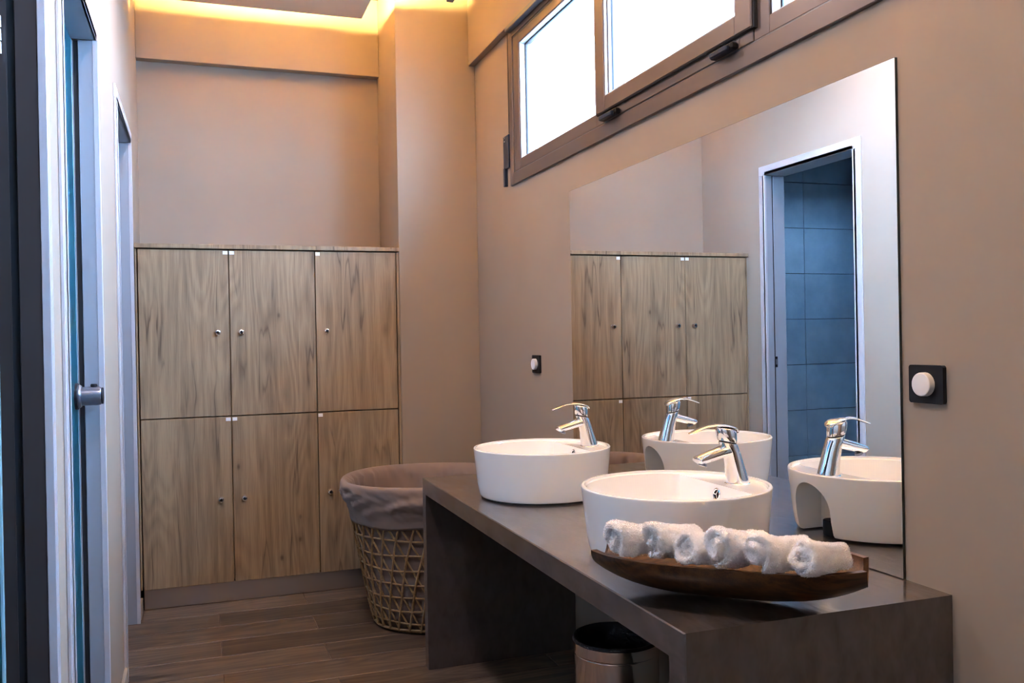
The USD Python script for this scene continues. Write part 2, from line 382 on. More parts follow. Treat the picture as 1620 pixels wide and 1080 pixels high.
obj('rail_stem', cyl(.006, (-.258, 3.75, 2.768), (-.258, 3.75, ZC), 12), 'rail', t)
obj('rail_stem', cyl(.006, (-.258, 3.05, 2.768), (-.258, 3.05, ZC), 12), 'rail', t)
# round ceiling lamps under the panel (overhead, out of the picture)
for i, (x, y) in enumerate(((-1.25, 1.6), (-1.2, 3.2))):
    d = thing('ceiling_lamp', ('round flush ceiling lamp overhead nearest the room entrance', 'round flush ceiling lamp overhead between the two basins')[i], 'ceiling lamp', (x, y, PZ))
    obj('trim_ring', lathe([(.12, -.02), (.128, -.02), (.132, -.016), (.132, 0), (.12, 0), (.12, -.02)], 40), 'rail', d)
    obj('diffuser', cyl(.1195, (0, 0, -.017), (0, 0, -.002), 40, .002), 'spot', d)

# stalls behind the left wall
SW = [(2.4, 2.8), (3.7, 4.1)]                           # small windows of two stalls, daylight only
SZ_ = (1.70, 2.05)
ws, yy = [box(XS - .1, XS, YF - .1, YB + .12, 0, SZ_[0]), box(XS - .1, XS, YF - .1, YB + .12, SZ_[1], ZC)], YF - .1
for a, b in SW:
    ws.append(box(XS - .1, XS, yy, a, SZ_[0], SZ_[1]))
    yy = b
ws.append(box(XS - .1, XS, yy, YB + .12, SZ_[0], SZ_[1]))
struct('wall_stall', cat(*ws), 'stall')
for i, (a, b) in enumerate(SW):
    w_ = tag(UsdGeom.Xform.Define(stage, f'/World/window_{i + 2}').GetPrim(), None, None, kind='structure')
    obj('frame', cat(box(XS - .07, XS - .02, a, a + .04, *SZ_), box(XS - .07, XS - .02, b - .04, b, *SZ_), box(XS - .07, XS - .02, a + .04, b - .04, SZ_[0], SZ_[0] + .04), box(XS - .07, XS - .02, a + .04, b - .04, SZ_[1] - .04, SZ_[1])), 'bronze', w_)
    obj('pane', box(XS - .048, XS - .042, a + .03, b - .03, SZ_[0] + .03, SZ_[1] - .03), 'pane', w_)
struct('wall_stall', box(XS, -W - T, 3.2, 3.28, 0, ZC), 'stall')
struct('wall_stall', box(XS, -W - T, 1.955, 2.03, 0, ZC), 'stall')
struct('wall_stall', box(XS, -W - T, .9, .98, 0, ZC), 'stall')
ts = tag(UsdGeom.Xform.Define(stage, numbered('/World', 'wall_stall')).GetPrim(), 'blue-grey tiled stall wall seen through the open door in the mirror', 'tiled wall', kind='structure')
obj('tile_backing', box(XS, -W - T, YB - .02, YB + .1, 0, ZC), 'tile_joint', ts)
for r in range(-1, 9):
    for c in range(-1, 3):
        x1, x0 = -2.368 + .6 * c + .6, -2.368 + .6 * c
        a, b, z0, z1 = max(x0, XS), min(x1, -W - T), 1.009 + .2945 * (r - 3), 1.009 + .2945 * (r - 2)
        z0 = max(z0, 0)
        if b - a > .03 and z1 - z0 > .02:
            obj('tile', box(a + .0016, b - .0016, YB - .030, YB - .020, z0 + .0016, z1 - .0016, .0012), 'tile', ts, smooth=False)

# outside
struct('roof_eave', box(.12, .90, -4, 9, 3.40, 3.55), 'ground', label='roof overhang outside above the window')
struct('ground', box(-60, 60, -40, 50, -3.2, -3.0), 'ground', label='ground outside, below the window')

# ------------------------------------------------------------------ stall doors
def stall_door(n, y0, y1, label, jm='jamb'):
    d = tag(UsdGeom.Xform.Define(stage, f'/World/door_{n}').GetPrim(), label, 'door', kind='structure')
    f = FW_
    xf = -W + .008                                       # face of the casing
    def jamb(far):
        ya, s = (y1, 1) if far else (y0, -1)
        def b(xa, xb, d0, d1, c=.0015):
            p, q = sorted((ya + s * d0, ya + s * d1))
            return box(xa, xb, p, q, 0, HD, c)
        obj('jamb', b(-W - .042, xf, 0, .019), jm, d)
        obj('casing', b(-W, xf, .004, f), 'frame', d)
        obj('edge_strip', b(-W - .004, xf + .0025, -.0015, .006, .0008), 'frame', d)
        obj('seal', b(-W - .056, -W - .042, .012, .0195, 0), 'gasket', d)
        obj('rebate', b(-W - .13, -W - .056, .010, .0195), jm, d)
    jamb(False); jamb(True)
    obj('head_casing', box(-W, xf, y0 - f, y1 + f, HD, HD + f, .0015), 'frame', d)
    obj('head', box(-W - .13, xf, y0, y1, HD, HD + .019, .0015), 'jamb', d)
    return d
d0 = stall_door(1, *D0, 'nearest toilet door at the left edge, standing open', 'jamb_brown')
d1 = stall_door(2, *D1, 'middle toilet door of teal glass, shut, with a round lock')
d2 = stall_door(3, *D2, 'farthest toilet door beside the lockers, standing open and seen in the mirror')
# shut leaf of the middle door
lf = obj('leaf', box(-W - .068, -W - .058, D1[0] + .003, D1[1] - .012, .012, HD - .004, .001), 'teal', d1)
obj('leaf_edge', box(-W - .0685, -W - .0575, D1[1] - .012, D1[1] - .006, .012, HD - .004, .0006), 'teal_edge', d1)
ly, lz, lx = 2.765, 1.072, -W - .058
lock = obj('lock', cat(orient(lathe([(0, 0), (.0325, .007), (.0325, .011), (.030, .015), (.0265, .016), (.0262, .055), (.025, .064), (.021, .068), (0, .068)], 40), (1, 0, 0), (lx, ly, lz))), 'lockmetal', d1)
obj('lock_end', cyl(.0235, (lx + .066, ly, lz), (lx + .071, ly, lz), 32, .002), 'black', lock)
obj('thumb_button', cyl(.009, (lx + .047, ly, lz + .024), (lx + .047, ly, lz + .034), 20, .002), 'black', lock)
obj('lock_gasket', cyl(.037, (lx - .002, ly, lz), (lx + .0085, ly, lz), 36, .002), 'black', lock)
obj('lock_back', cyl(.03, (lx - .03, ly, lz), (lx - .01, ly, lz), 32, .003), 'lockmetal', lock)
# strike plate on the far jamb of the open door
sp = obj('strike_plate', box(-W - .064, -W - .046, D2[1] + .003, D2[1] + .013, 1.025, 1.085, .001), 'black', d2)
obj('strike_lip', box(-W - .060, -W - .050, D2[1] + .001, D2[1] + .004, 1.04, 1.07, .0008), 'lockmetal', sp)
# open leaves
def open_leaf(d, yh, far):
    s = -1 if far else 1
    y = sorted((yh + s * .012, yh + s * .022))
    l = obj('leaf', box(-W - .135 - .70, -W - .078, y[0], y[1], .012, HD - .004, .001), 'teal', d)
    obj('leaf_edge', box(-W - .078, -W - .073, y[0], y[1], .012, HD - .004, .0006), 'teal_edge', d)
    for z in (.28, 1.78):
        h = obj('hinge', cat(*[cyl(.0075, (-W - .066, yh + s * .016, z + k * .024 - .035), (-W - .066, yh + s * .016, z + k * .024 - .0125), 20, .001) for k in range(3)]), 'chrome', d)
        obj('hinge_plate', box(-W - .115, -W - .066, yh - s * .001 - .0015, yh - s * .001 + .0015, z - .04, z + .04, .0005), 'black', h)
open_leaf(d0, D0[1], True)
open_leaf(d2, D2[0], False)

# ------------------------------------------------------------------ the window
win = tag(UsdGeom.Xform.Define(stage, '/World/window_1').GetPrim(), 'long high window in bronze aluminium frames, bright with daylight', 'window', kind='structure')
XF = -.012
def frame_rect(y0, y1, z0, z1, wl_, wr_, wb, wt, xa, xb, name, m='bronze', c=.002, parent=None):
    """Four mitred-looking rails: left is the far side (large y)."""
    g = [box(xa, xb, y1 - wl_, y1, z0, z1, c), box(xa, xb, y0, y0 + wr_, z0, z1, c),
         box(xa, xb, y0 + wr_ - .001, y1 - wl_ + .001, z0, z0 + wb, c), box(xa, xb, y0 + wr_ - .001, y1 - wl_ + .001, z1 - wt, z1, c)]
    return obj(name, cat(*g), m, parent or win)
outer = frame_rect(WY0, WY1, WZ0, WZ1, .050, .05, .052, .035, XF, .09, 'outer_frame')
frame_rect(WY0 + .05, WY1 - .050, WZ0 + .052, WZ1 - .035, .006, .006, .006, .006, XF + .006, .05, 'frame_groove', 'rail', .0008)
def light_(y0, y1, z0, z1, xa, names='fixed_light'):
    """Glazing of one opening: bead, gasket, pane."""
    s = UsdGeom.Xform.Define(stage, numbered('/World/window_1', names)).GetPrim()
    obj('pane', box(xa + .034, xa + .040, y0 - .004, y1 + .004, z0 - .004, z1 + .004), 'pane', s)
    k = .0035
    frame_rect(y0, y1, z0, z1, k, k, k, k, xa + .004, xa + .030, 'bead', 'bead', .0006, s)
    frame_rect(y0, y1, z0, z1, .010, .006, .006, .009, xa + .029, xa + .034, 'gasket', 'gasket', 0, s)
    return s
ZA0, ZA1 = 2.009, 2.522
for i, (ya, yb) in enumerate(((2.925, 3.716), (1.096, 1.886), (.18, 1.01), (-.66, .10), (-1.43, -.74))):
    s = light_(ya, yb, ZA0, ZA1, -.006)
    frame_rect(max(ya - .07, WY0 + .055), min(yb + .07, WY1 - .055), ZA0 - .046, ZA1 + .04, .066, .066, .046, .04, -.006, .055, 'sash_frame', 'bronze', .002, s)
# opening sash, proud of the others
SB0, SB1, SZ0, SZ1 = 1.945, 2.888, 1.995, 2.575
sb = light_(2.018, 2.814, 2.047, 2.512, -.024, 'opening_sash')
frame_rect(SB0, SB1, SZ0, SZ1, .074, .073, .052, .063, -.024, .012, 'sash_frame', 'bronze', .003, sb)
frame_rect(SB0 - .006, SB1 + .002, SZ0 - .002, SZ1 + .002, .02, .02, .02, .02, -.018, .004, 'sash_seal', 'gasket', .0, sb)
frame_rect(1.956, 2.855, ZA0 - .046, 2.575, .05, .06, .084, .06, -.010, .055, 'sash_rest', 'bronze', .002, sb)
for i, (ya, yb) in enumerate(((2.712, 2.838), (2.018, 2.128))):
    h = obj('latch', box(-.034, -.010, ya, yb, 1.962, 1.982, .005), 'black', sb)
    obj('latch_lever', box(-.046, -.033, ya + .008, yb - .02, 1.958, 1.974, .003), 'blue_black', h)
obj('seal_strip', box(-.010, .0, WY1 + .003, WY1 + .018, 2.15, WZ1, .001), 'gasket', win)
obj('top_rail', box(-.040, -.012, WY0, 3.80, 2.588, 2.611, .003), 'rail', win)
br = obj('bracket', cat(box(-.014, -.0, 3.852, 3.925, 1.995, 2.145, .0015), box(-.016, -.0, 3.905, 3.925, 1.915, 2.0, .0015)), 'blue_black', win)
for z in (2.125, 2.137):
    obj('screw', cyl(.0035, (-.016, 3.905, z - .004 if z < 2.13 else z), (-.013, 3.905, z - .004 if z < 2.13 else z), 12), 'tag', br)

# ------------------------------------------------------------------ lockers
XL = (-1.6215, -1.2249, -.8271, -.4285)
ZL, ZM, Z0 = 1.652, .8726, .0953
YL = 4.398
lk = thing('locker_cabinet', 'oak-veneer locker cabinet with six doors on the end wall', 'lockers')
obj('carcass', cat(box(-1.632, -.414, YL + .055, 4.868, Z0, ZL, .001), box(-1.632, -1.6250, YL + .004, YL + .06, Z0, ZL), box(-.4255, -.414, YL + .002, YL + .06, Z0, ZL)), 'oak', lk)
obj('top_panel', box(-1.633, -.4135, YL - .012, 4.868, ZL + .004, ZL + .024, .0015), 'oak', lk)
obj('plinth', box(-1.620, -.414, YL + .014, YL + .03, .002, Z0 - .002, .001), 'steel', lk, label='brushed steel plinth')
LKX = ((-1.278, -1.173, -.775), (-1.278, -1.173, -.772))
for r in range(2):
    za, zb = ((ZM + .0025, ZL - .001), (Z0, ZM - .0025))[r]
    for c in range(3):
        d = obj('door', box(XL[c] + .0023, XL[c + 1] - .0023, YL, YL + .018, za, zb, .0008), 'oak', lk)
        x, z = LKX[r][c], (1.266, .484)[r]
        k = obj('lock', orient(lathe([(0, 0), (.015, 0), (.015, .003), (.0125, .007), (.0125, .014), (.0105, .017), (.0065, .018), (.006, .0155), (0, .0155)], 28), (0, -1, 0), (x, YL, z)), 'chrome', d)
        obj('keyhole', cyl(.0062, (x, YL - .0172, z), (x, YL - .0150, z), 20), 'black', k)
        tx = XL[1] - .0145 if c == 0 else XL[c] + .0145
        obj('number_tag', box(tx - .011, tx + .011, YL - .0012, YL, zb - .020, zb - .004, .0004), 'tag', d, label='small white number tag')

# ------------------------------------------------------------------ counter
HC, CX, CY0, CY1, CT = .70, -.589, 1.350, 3.251, .056
ct = thing('vanity_counter', 'long grey-brown microcement washbasin counter on panel legs', 'counter')
def mitred(poly, eased):
    """A slab with the (y, z) outline poly, run along x from the wall to the counter's front; eased is the outline of its front face."""
    f = lambda g, x: np.array([(x, y, z) for y, z in g])
    return trimesh.convex.convex_hull(np.vstack([f(poly, -.0005), f(poly, CX + .0025), f(eased, CX)]))
TL, E_ = .048, .0025
obj('countertop', mitred([(CY0, HC), (CY1, HC), (CY1 - TL, HC - CT), (CY0 + CT, HC - CT)], [(CY0 + E_, HC - E_), (CY1 - E_, HC - E_), (CY1 - TL, HC - CT), (CY0 + CT, HC - CT)]), 'counter', ct, smooth=False)
obj('leg_panel', mitred([(CY0, 0), (CY0, HC), (CY0 + CT, HC - CT), (CY0 + CT, 0)], [(CY0 + E_, 0), (CY0 + E_, HC - E_), (CY0 + CT, HC - CT), (CY0 + CT, 0)]), 'counter', ct, smooth=False)
obj('leg_panel', mitred([(CY1, 0), (CY1, HC), (CY1 - TL, HC - CT), (CY1 - TL, 0)], [(CY1 - E_, 0), (CY1 - E_, HC - E_), (CY1 - TL, HC - CT), (CY1 - TL, 0)]), 'counter', ct, smooth=False)

# mirror standing on the counter
mi = thing('wall_mirror', 'large frameless mirror on the wall above the counter', 'mirror')
obj('mirror_back', box(-.0060, -.0005, 1.4695, 3.176, HC + .0015, 1.775), 'mirror_edge', mi)
obj('mirror_glass', box(-.0065, -.0060, 1.4700, 3.1755, HC + .002, 1.7745), 'mirror', mi, smooth=False)

# ------------------------------------------------------------------ washbasins
def superhull(layers):
    return Manifold.hull_points(np.vstack(layers))
def make_basin(name, label, loc):
    b = thing(name, label, 'washbasin', loc, group=None)
    H, RT, RB, wall_ = .160, .226, .206, .011
    prof = [(0, .004), (RB - .012, .004), (RB - .004, .007), (RB, .014), (RB + .006, .045), (RT - .0025, H - .006), (RT - .003, H - .002), (RT - .005, H), (0, H)]
    body = mani(lathe(prof, 128))
    ang = np.linspace(0, 2 * PI, 96, endpoint=False)
    # shallow recess over the whole rim (the tap shelf), then the deep bowl in front of the shelf
    rec = []
    for z, r in ((H - .009, RT - wall_ - .004), (H - .005, RT - wall_), (H + .02, RT - wall_ + .001)):
        rec.append(np.stack([r * np.cos(ang), r * np.sin(ang), np.full_like(ang, z)], 1))
    body -= superhull(rec)
    lay = []
    for z, ins in ((H + .01, 0), (H - .012, .0015), (.10, .010), (.065, .020), (.04, .040), (.026, .072), (.020, .11)):
        r, chord = RT - wall_ - .002 - ins, .112 - ins * .8
        pl = shapely.Point(0, 0).buffer(r, 48).intersection(shapely.box(-1, -1, chord, 1))
        pl = pl.buffer(-.03).buffer(.03, 12) if r > .12 else pl
        xy = np.array(pl.exterior.coords)[:-1]
        lay.append(np.column_stack([xy, np.full(len(xy), z)]))
    body -= superhull(lay)
    # arch at the back, under the shelf
    w, top = .066, .136
    arch = shapely.union_all([shapely.box(-w, -.02, w, top - w), shapely.Point(0, top - w).buffer(w, 32)])
    e = trimesh.creation.extrude_polygon(arch, .2)
    e.apply_transform(np.array([[0, 0, 1, .126], [1, 0, 0, .0], [0, 1, 0, 0], [0, 0, 0, 1.]]))
    body -= mani(e)
    obj('bowl', body, 'ceramic', b, smooth=35)
    # foot gasket line, drain and overflow
    obj('foot_seal', cyl(RB - .006, (0, 0, 0), (0, 0, .0045), 64).slice_plane([.09, 0, 0], [-1, 0, 0], cap=True), 'gasket', b)
    obj('drain', lathe([(0, .0205), (.028, .0205), (.031, .022), (.028, .025), (.012, .0275), (0, .028)], 32), 'chrome', b)
    obj('drain_pipe', cyl(.022, (.155, -.012, .0), (.155, -.012, .04), 24, .002), 'black', b)
    n = np.array([-1.0, 0, .16]); n /= np.linalg.norm(n)
    at = np.array([.1075, -.010, .128])
    o = obj('overflow_ring', orient(lathe([(.0105, 0), (.0155, 0), (.0155, .0015), (.0125, .003), (.0105, .0015), (.0105, 0)], 36), n, at), 'chrome', b)
    obj('overflow_hole', cyl(.0105, at, at + n * .0006, 28), 'black', o)
    for k in range(3):
        a = PI / 2 + k * 2 * PI / 3
        sp_ = box(-.0011, .0011, 0, .0108, .0004, .0024)
        sp_.apply_transform(trimesh.transformations.rotation_matrix(a - PI / 2, [0, 0, 1]))
        obj('overflow_spoke', orient(sp_, n, at), 'chrome', o)
    return b
BAS = ((-.304, 1.876, HC), (-.3147, 2.722, HC))
make_basin('wash_basin', 'round white ceramic vessel basin nearest the camera, behind the towels', BAS[0])
make_basin('wash_basin', 'round white ceramic vessel basin at the far end of the counter', BAS[1])

# ------------------------------------------------------------------ faucets (local origin: foot on the basin shelf; spout towards -x)
def make_faucet(label, loc):
    f = thing('basin_faucet', label, 'faucet', loc)
    a = np.linspace(0, 2 * PI, 40, endpoint=False)
    def ring(cx, cz, rx, ry, tilt=0.0):
        p = np.stack([rx * np.cos(a), ry * np.sin(a), np.zeros_like(a)], 1)
        c, s = math.cos(tilt), math.sin(tilt)
        q = np.stack([p[:, 0] * c, p[:, 1], -p[:, 0] * s], 1)
        return q + [cx, 0, cz]
    # leaning column
    sec = [(0, 0, .0285, .0275, 0), (0, .003, .0290, .028, 0), (-.001, .012, .0275, .0265, .02), (-.008, .045, .0240, .0245, .10), (-.016, .075, .0232, .024, .16), (-.0245, .097, .0232, .024, .2), (-.0250, .099, .0215, .022, .2)]
    obj('column', loft([ring(*s) for s in sec]), 'chrome', f, smooth=40)
    sec = [(-.0252, .0985, .0205, .021, .2), (-.0257, .1015, .0205, .021, .2)]
    obj('seam', loft([ring(*s) for s in sec]), 'gasket', f, smooth=40)
    # lever head and lever
    sec = [(-.0258, .1015, .0222, .0225, .2), (-.0265, .103, .0232, .0236, .2), (-.0280, .113, .0250, .0246, .18), (-.0292, .124, .0258, .0246, .16), (-.0300, .131, .0250, .0236, .14), (-.0305, .1345, .0225, .0215, .14), (-.0308, .136, .016, .016, .14)]
    hd = obj('lever_head', loft([ring(*s) for s in sec]), 'chrome', f, smooth=40)
    b = np.linspace(0, 2 * PI, 24, endpoint=False)
    rings = []
    for x, z, hw, th in ((-.0005, .1235, .010, .0020), (-.003, .1275, .0165, .0032), (-.010, .1328, .0215, .0042), (-.022, .1372, .0238, .0046), (-.036, .1408, .0232, .0044), (-.050, .1428, .0205, .0041), (-.066, .1430, .0178, .0037), (-.083, .1405, .0160, .0033), (-.101, .1355, .0148, .0029), (-.116, .1303, .0138, .0025), (-.126, .1266, .0115, .0020), (-.1295, .1253, .006, .0012)):
        sl = .55 if x > -.006 else (.30 if x > -.03 else (.06 if x > -.06 else -.22))
        rings.append(np.stack([x + th * np.sin(b) * sl, hw * np.cos(b), z + th * np.sin(b)], 1))
    obj('lever', loft(rings), 'chrome', f, smooth=40)
    # spout
    rings = []
    for x, z, hw, th in ((-.010, .083, .0215, .0150), (-.030, .0815, .0215, .0150), (-.050, .0765, .0205, .0135), (-.075, .0700, .0200, .0118), (-.095, .0648, .0200, .0105), (-.108, .0615, .0195, .0095), (-.1125, .0620, .0180, .0062)):
        p = np.stack([np.full_like(b, x), hw * np.sign(np.cos(b)) * abs(np.cos(b)) ** .7, z + th * np.sin(b)], 1)
        p[:, 0] += -.10 * (p[:, 2] - z) * 4 * (x < -.06)
        rings.append(p)
    sp = obj('spout', loft(rings), 'chrome', f, smooth=40)
    obj('aerator', cyl(.0105, (-.094, 0, .0535), (-.0965, 0, .0475), 24, .001), 'lockmetal', sp)
    obj('base_ring', lathe([(.0, -.0008), (.0305, -.0008), (.0310, .0008), (.0295, .0022), (0, .0022)], 40), 'chrome', f)
    return f
for (x, y, z), lab in zip(BAS, ('chrome single-lever faucet on the basin behind the towels', 'chrome single-lever faucet on the far basin')):
    make_faucet(lab, (x + .164, y - .012, z + .1515))

# ------------------------------------------------------------------ wall switches
def switch(y, z, label):
    s = thing('wall_switch', label, 'switch', (0, y, z))
    p = shapely.box(-.044, -.038, .044, .038).buffer(-.006).buffer(.006, 8)
    m = trimesh.creation.extrude_polygon(p, .009)
    m.apply_transform(np.array([[0, 0, -1, -.0002], [1, 0, 0, 0], [0, 1, 0, 0], [0, 0, 0, 1.]]))
    obj('plate', m, 'black', s)
    obj('knob', orient(lathe([(0, 0), (.0238, 0), (.0238, .010), (.0232, .0125), (.0217, .0135), (0, .0138)], 48), (-1, 0, 0), (-.0092, .0, .0)), 'white', s)
switch(1.399, 1.106, 'black square wall switch with round white knob right of the mirror')
switch(3.566, 1.101, 'black square wall switch with round white knob left of the mirror')

# ------------------------------------------------------------------ laundry basket
BX, BY, BH = -.413, 3.823, .612
def rb(z):
    t = z / BH
    return .252 + (.372 - .252) * (t ** .85)
bk = thing('laundry_basket', 'tapered round rattan laundry basket with taupe cloth liner behind the counter', 'basket', (BX, BY, 0))
nk, nz = 34, 26
zz = np.linspace(.012, BH - .01, nz)
for fam, tw, off in ((1, .50, 0.0), (-1, 1.02, .05)):
    for k in range(nk):
        th = 2 * PI * k / nk + off + fam * tw * (zz / BH)
        r = rb(zz) + .0025 * fam
        jit = .006 * np.sin(zz * 23 + k * 1.7)
        th = th + jit
        obj('cane', tube(np.stack([r * np.cos(th), r * np.sin(th), zz], 1), .0048, 6), 'cane', bk, smooth=True)
a = np.linspace(0, 2 * PI, 72, endpoint=False)
for i, z in enumerate((.016, .048, .102, .158, .216, .276, .338, .402, .466, .53)):
    r = rb(z) + .0005
    zz2 = z + .0025 * np.sin(a * 5 + i * 2)
    obj('hoop', tube(np.stack([r * np.cos(a), r * np.sin(a), zz2], 1), .0052 if i == 0 else .0042, 6, True), 'cane', bk, smooth=True)
obj('base', cyl(.25, (0, 0, .004), (0, 0, .016), 48, .003), 'cane', bk)
# cloth: inner bag, rim roll and folded-over collar in one sheet
nu = 220
u = np.linspace(0, 2 * PI, nu, endpoint=False)
def wr(u, v, s):
    p = np.stack([np.cos(u) * 2.2, np.sin(u) * 2.2, np.full_like(u, v)], 1)
    return meshkit.fbm(p * s, seed=3) - .5 if hasattr(meshkit, 'fbm') else meshkit.noise(p * s, 3) - .5
rows = []
inner = [(.012, .0)] + [(z, rb(z) - .014) for z in (.02, .08, .16, .24, .32, .40, .47, .53, .57, .60)]
for z, r in inner:
    n = wr(u, z * 4, 2.1)
    deep = .03 if z < .44 else .07
    rr = np.full(nu, r + (.006 if z < .44 else 0)) - (abs(n) * deep if r > .1 else 0)
    rr = np.maximum(rr, 0.0005)
    rows.append(np.stack([rr * np.cos(u), rr * np.sin(u), z + n * .004], 1))
rim = .004 * np.sin(u * 3 + 1)
for dr, dz in ((-.004, .012), (.004, .018), (.013, .016), (.019, .008)):
    rr = rb(BH) + dr + .003 * wr(u, 3, 4)
    rows.append(np.stack([rr * np.cos(u), rr * np.sin(u), BH - .006 + dz + rim * .6], 1))
hem = .018 * wr(u, 9, 1.2) + .006 * np.sin(u * 2 + .5)
for i, t in enumerate(np.linspace(.06, 1, 16)):
    z = BH - (.158 + hem) * t
    n = wr(u + .55 * t, 5 + t * 1.2, 2.4)
    n2 = wr(u - .8 * t, 15 + t * 1.5, 5.0)
    bulge = .024 + .010 * math.sin(PI * min(t * 1.15, 1)) - .020 * t
    fold = np.abs(wr(u + 1.3 * t, 25 + t * 1.1, 3.2)) * 2
    rr = rb(z) + bulge + n * .050 * math.sin(PI * (.15 + .7 * t)) + n2 * .016 * (1 - t * .4) - .016 * fold * math.sin(PI * (.1 + .8 * t))
    if i == 15:
        rr = rr - .004
    rr = np.maximum(rr, rb(z) + .0075)
    rows.append(np.stack([rr * np.cos(u), rr * np.sin(u), z], 1))
# hem turned in
last = rows[-1].copy(); last[:, :2] *= .992; last[:, 2] += .01
rows.append(last)
P_ = np.stack(rows, 1)
lm = grid_mesh(P_, close_u=True)
obj('liner', lm, 'cloth', bk, smooth=True)

# ------------------------------------------------------------------ waste bin under the counter
wb = thing('waste_bin', 'round polished steel waste bin with black bag under the counter', 'waste bin', (-.2, 2.43, 0))
R_, HB = .1285, .314
obj('body', lathe([(0, .001), (.118, .001), (.122, .004), (.124, .01), (R_ - .0015, HB - .045), (R_ - .0025, HB - .043), (R_ - .002, HB - .041), (R_ - .002, HB - .04), (R_ - .006, HB - .04), (.118, .012), (0, .012)], 72), 'bin', wb)
obj('rim_band', lathe([(R_ - .004, HB - .038), (R_ + .0006, HB - .038), (R_ + .0012, HB - .036), (R_ + .0012, HB - .003), (R_, HB - .001), (R_ - .003, HB), (R_ - .004, HB - .001), (R_ - .004, HB - .038)], 72), 'bin', wb)
nb = 96
ub = np.linspace(0, 2 * PI, nb, endpoint=False)
rows = []
for z, r in ((.014, .0), (.016, .1), (.06, .112), (.14, .115), (.22, .117), (.28, .119), (HB - .004, .1235), (HB + .0035, .1255), (HB + .002, .1292), (HB - .006, .1308), (HB - .012, .1305)):
    n = np.array([meshkit.noise(np.array([[math.cos(x) * 3, math.sin(x) * 3, z * 14]]), 5)[0] for x in ub]) - .5
    rr = np.maximum(r + (n * .012 - .006 if .05 < z < HB - .01 else n * .0012), .0004)
    rows.append(np.stack([rr * np.cos(ub), rr * np.sin(ub), z + n * (0 if z < HB - .008 else .003)], 1))
obj('bag', grid_mesh(np.stack(rows, 1), close_u=True), 'bag', wb, smooth=True)

# ------------------------------------------------------------------ dough bowl with rolled towels
BC = np.array([-.4067, 1.5028, HC])
BD = -42.39
bw = thing('dough_bowl', 'long dark carved wooden dough bowl holding rolled towels at the counter end', 'bowl', BC, BD)
HLEN = .2568
def bowl_sheet(off, zlift, nt=64, ns=40):
    """Sheet of the hull; off shrinks it for the inside."""
    out = []
    for t in np.linspace(-1, 1, nt):
        hl = HLEN - off * .9
        x = hl * t
        hw = .0565 + .080 * (1 - abs(t) ** 3.5) - off
        zr = .0885 - .002 * t * t
        zb = .0008 + zlift + .0439 * abs(t) ** 3.2
        row_ = []
        for s in np.linspace(-1, 1, ns):
            q = abs(s)
            row_.append((x, hw * math.copysign(math.sin(q * PI / 2) ** 1.2, s), zb + (zr - zb) * q ** 1.39))
        out.append(row_)
    return np.array(out)
So, Si = bowl_sheet(0, 0), bowl_sheet(.010, .012)
nt, ns = So.shape[:2]
V = np.vstack([So.reshape(-1, 3), Si.reshape(-1, 3)])
Fq = []
o = nt * ns
for i in range(nt - 1):
    for j in range(ns - 1):
        q = [i * ns + j, i * ns + j + 1, (i + 1) * ns + j + 1, (i + 1) * ns + j]
        Fq += [[q[0], q[1], q[2]], [q[0], q[2], q[3]]]
        q = [o + k for k in q]
        Fq += [[q[0], q[2], q[1]], [q[0], q[3], q[2]]]
for j in (0, ns - 1):
    for i in range(nt - 1):
        q = [i * ns + j, (i + 1) * ns + j, o + (i + 1) * ns + j, o + i * ns + j]
        Fq += [[q[0], q[1], q[2]], [q[0], q[2], q[3]]]
for i in (0, nt - 1):
    for j in range(ns - 1):
        q = [i * ns + j, i * ns + j + 1, o + i * ns + j + 1, o + i * ns + j]
        Fq += [[q[0], q[1], q[2]], [q[0], q[2], q[3]]]
bm = trimesh.Trimesh(V, Fq, process=False)
bm.fix_normals()
obj('hull', bm, 'bowl', bw, smooth=38)

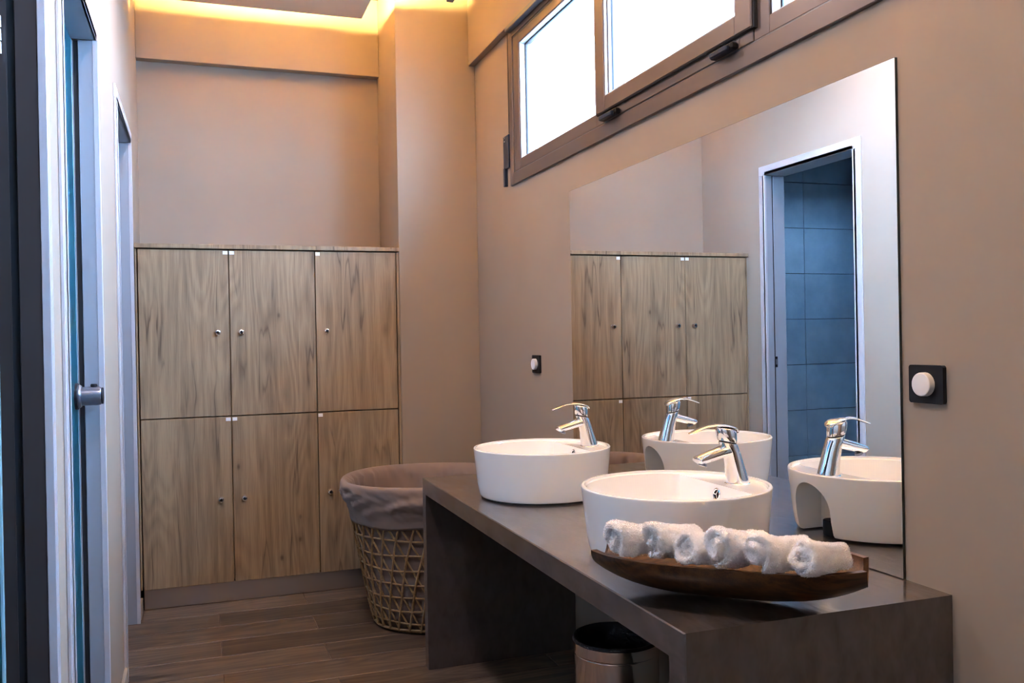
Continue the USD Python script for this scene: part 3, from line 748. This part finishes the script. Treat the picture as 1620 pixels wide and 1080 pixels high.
def roll_towel(seed, rad, length, turns, start, flat, flap, squash=.84):
    """A rolled hand towel: a thick spiral strip along +x, its visible end at x = 0."""
    rg = np.random.default_rng(seed)
    th = .0102
    pitch = .0110
    n = 150
    tt = np.linspace(0, turns * 2 * PI, n)
    r0 = rad - th / 2 - pitch * turns
    r = np.maximum(r0, .004) + pitch * tt / (2 * PI)
    a = start - turns * 2 * PI + tt                      # outer end at angle start
    cx, cy = r * np.cos(a), r * np.sin(a)
    nrm = np.stack([np.cos(a), np.sin(a)], 1)
    c = np.stack([cx, cy], 1)
    # loosen the outer end into a small flap
    k = np.clip((tt - tt[-1] + 1.0) / 1.0, 0, 1)
    c += nrm * (k ** 2 * flap)[:, None]
    sec = 10
    phi = np.linspace(0, 2 * PI, sec, endpoint=False)
    nl = 34
    xs = np.linspace(0, length, nl)
    tang = np.gradient(c, axis=0); tang /= np.linalg.norm(tang, axis=1, keepdims=True)
    nn = np.stack([-tang[:, 1], tang[:, 0]], 1)
    # closed section in (x, thickness) about every point along the strip: a rounded slab
    half = th / 2
    loop = [(x, -half) for x in xs] + [(length + half * math.sin(p), -half * math.cos(p)) for p in np.linspace(.4, PI - .4, 4)] + [(x, half) for x in xs[::-1]] + [(-half * math.sin(p), half * math.cos(p)) for p in np.linspace(.4, PI - .4, 4)]
    loop = np.array(loop)
    rings = []
    for i in range(n):
        shrink = 1.0 if 2 < i < n - 3 else (.55 if i in (0, n - 1) else .85)
        lead = -.006 * math.sin(tt[i] * .5 + seed) + .004 * math.sin(tt[i] * 1.3 + seed * 2)
        p = np.empty((len(loop), 3))
        mid = loop[:, 0] / length
        p[:, 0] = loop[:, 0] + lead * (1 - 2 * mid) * 0 + lead
        p[:, 1] = c[i, 0] + nn[i, 0] * loop[:, 1] * shrink
        p[:, 2] = c[i, 1] + nn[i, 1] * loop[:, 1] * shrink
        rings.append(p)
    m = loft(rings)
    v = np.array(m.vertices)
    v[:, 2] *= flat
    big = meshkit.noise(v * 28 + seed * 7, 2) - .5
    med = np.stack([meshkit.noise(v * 75 + seed * 3 + k * 31, 4 + k) - .5 for k in range(3)], 1)
    fine = np.stack([meshkit.noise(v * 420 + k * 57, 8 + k) - .5 for k in range(3)], 1)
    v += med * .0050 + fine * .0024
    v[:, 1:] += (np.stack([big, meshkit.noise(v * 30 + 9, 6) - .5], 1)) * .010
    v[:, 1:] *= (1.09 - .24 * np.clip(v[:, 0] / length, 0, 1))[:, None]
    v[:, 1] *= squash
    v[:, 2] -= v[v[:, 0] < .02][:, 2].min()
    v[:, 2] -= np.maximum(v[:, 0], 0) * .12
    m.vertices = v
    return m
TW = [('leftmost white rolled towel at the left tip of the wooden bowl', 0.0), ('white rolled towel second from the left in the wooden bowl', .0), ('white rolled towel third from the left in the wooden bowl', 0),
      ('wide white rolled towel fourth from the left, its loose edge hanging down', 0), ('white rolled towel fifth from the left, its corner pointing over the bowl rim', 0), ('rightmost white rolled towel, its whole side showing at the right end of the bowl', 0)]
TP = [  # x, y, lift, heading (deg), radius, length, turns, start, flat, flap
    (-.620, 1.553, .0935, 17, .0335, .125, 2.3, -2.3, 1.0, .002),
    (-.562, 1.509, .0915, 18, .0325, .125, 2.2, -1.3, 1.0, .002),
    (-.520, 1.457, .0885, 16, .0330, .125, 2.2, -2.5, 1.02, .004),
    (-.496, 1.398, .0910, 15, .0350, .125, 2.4, -1.5, .92, .010),
    (-.448, 1.345, .0910, 17, .0325, .125, 2.2, -2.0, .96, .008),
    (-.389, 1.291, .0910, 17, .0345, .112, 2.3, -2.7, 1.0, .003)]
for i, ((lab, _), (x, y, lift, hd, rad, ln, tu, st, fl, fp)) in enumerate(zip(TW, TP)):
    m = roll_towel(i + 1, rad, ln, tu, st, fl, fp)
    tw = thing('rolled_towel', lab, 'towel', (x, y, HC + lift), hd, group='rolled towels in the bowl')
    obj('cloth_roll', m, 'towel', tw, smooth=True)
    # terry pile
    pts, fi = trimesh.sample.sample_surface(m, 30000, seed=i)
    nrm = m.face_normals[fi]
    rg = np.random.default_rng(100 + i)
    d = nrm + rg.normal(0, .55, nrm.shape)
    d /= np.linalg.norm(d, axis=1, keepdims=True)
    ln_ = rg.uniform(.0012, .0030, len(pts))[:, None]
    bend = rg.normal(0, .0006, pts.shape)
    q = np.stack([pts - nrm * .0004, pts + d * ln_ * .5 + bend * .3, pts + d * ln_ + bend], 1).reshape(-1, 3)
    c_ = UsdGeom.BasisCurves.Define(stage, str(tw.GetPath()) + '/pile')
    c_.CreateTypeAttr('linear')
    c_.CreatePointsAttr(Vt.Vec3fArray.FromNumpy(q.astype(np.float32)))
    c_.CreateCurveVertexCountsAttr(Vt.IntArray.FromNumpy(np.full(len(pts), 3, np.int32)))
    c_.CreateWidthsAttr(Vt.FloatArray([.0007])); c_.SetWidthsInterpolation('constant')
    UsdShade.MaterialBindingAPI.Apply(c_.GetPrim()).Bind(MT['pile'])
    tag(c_.GetPrim(), kind='stuff')
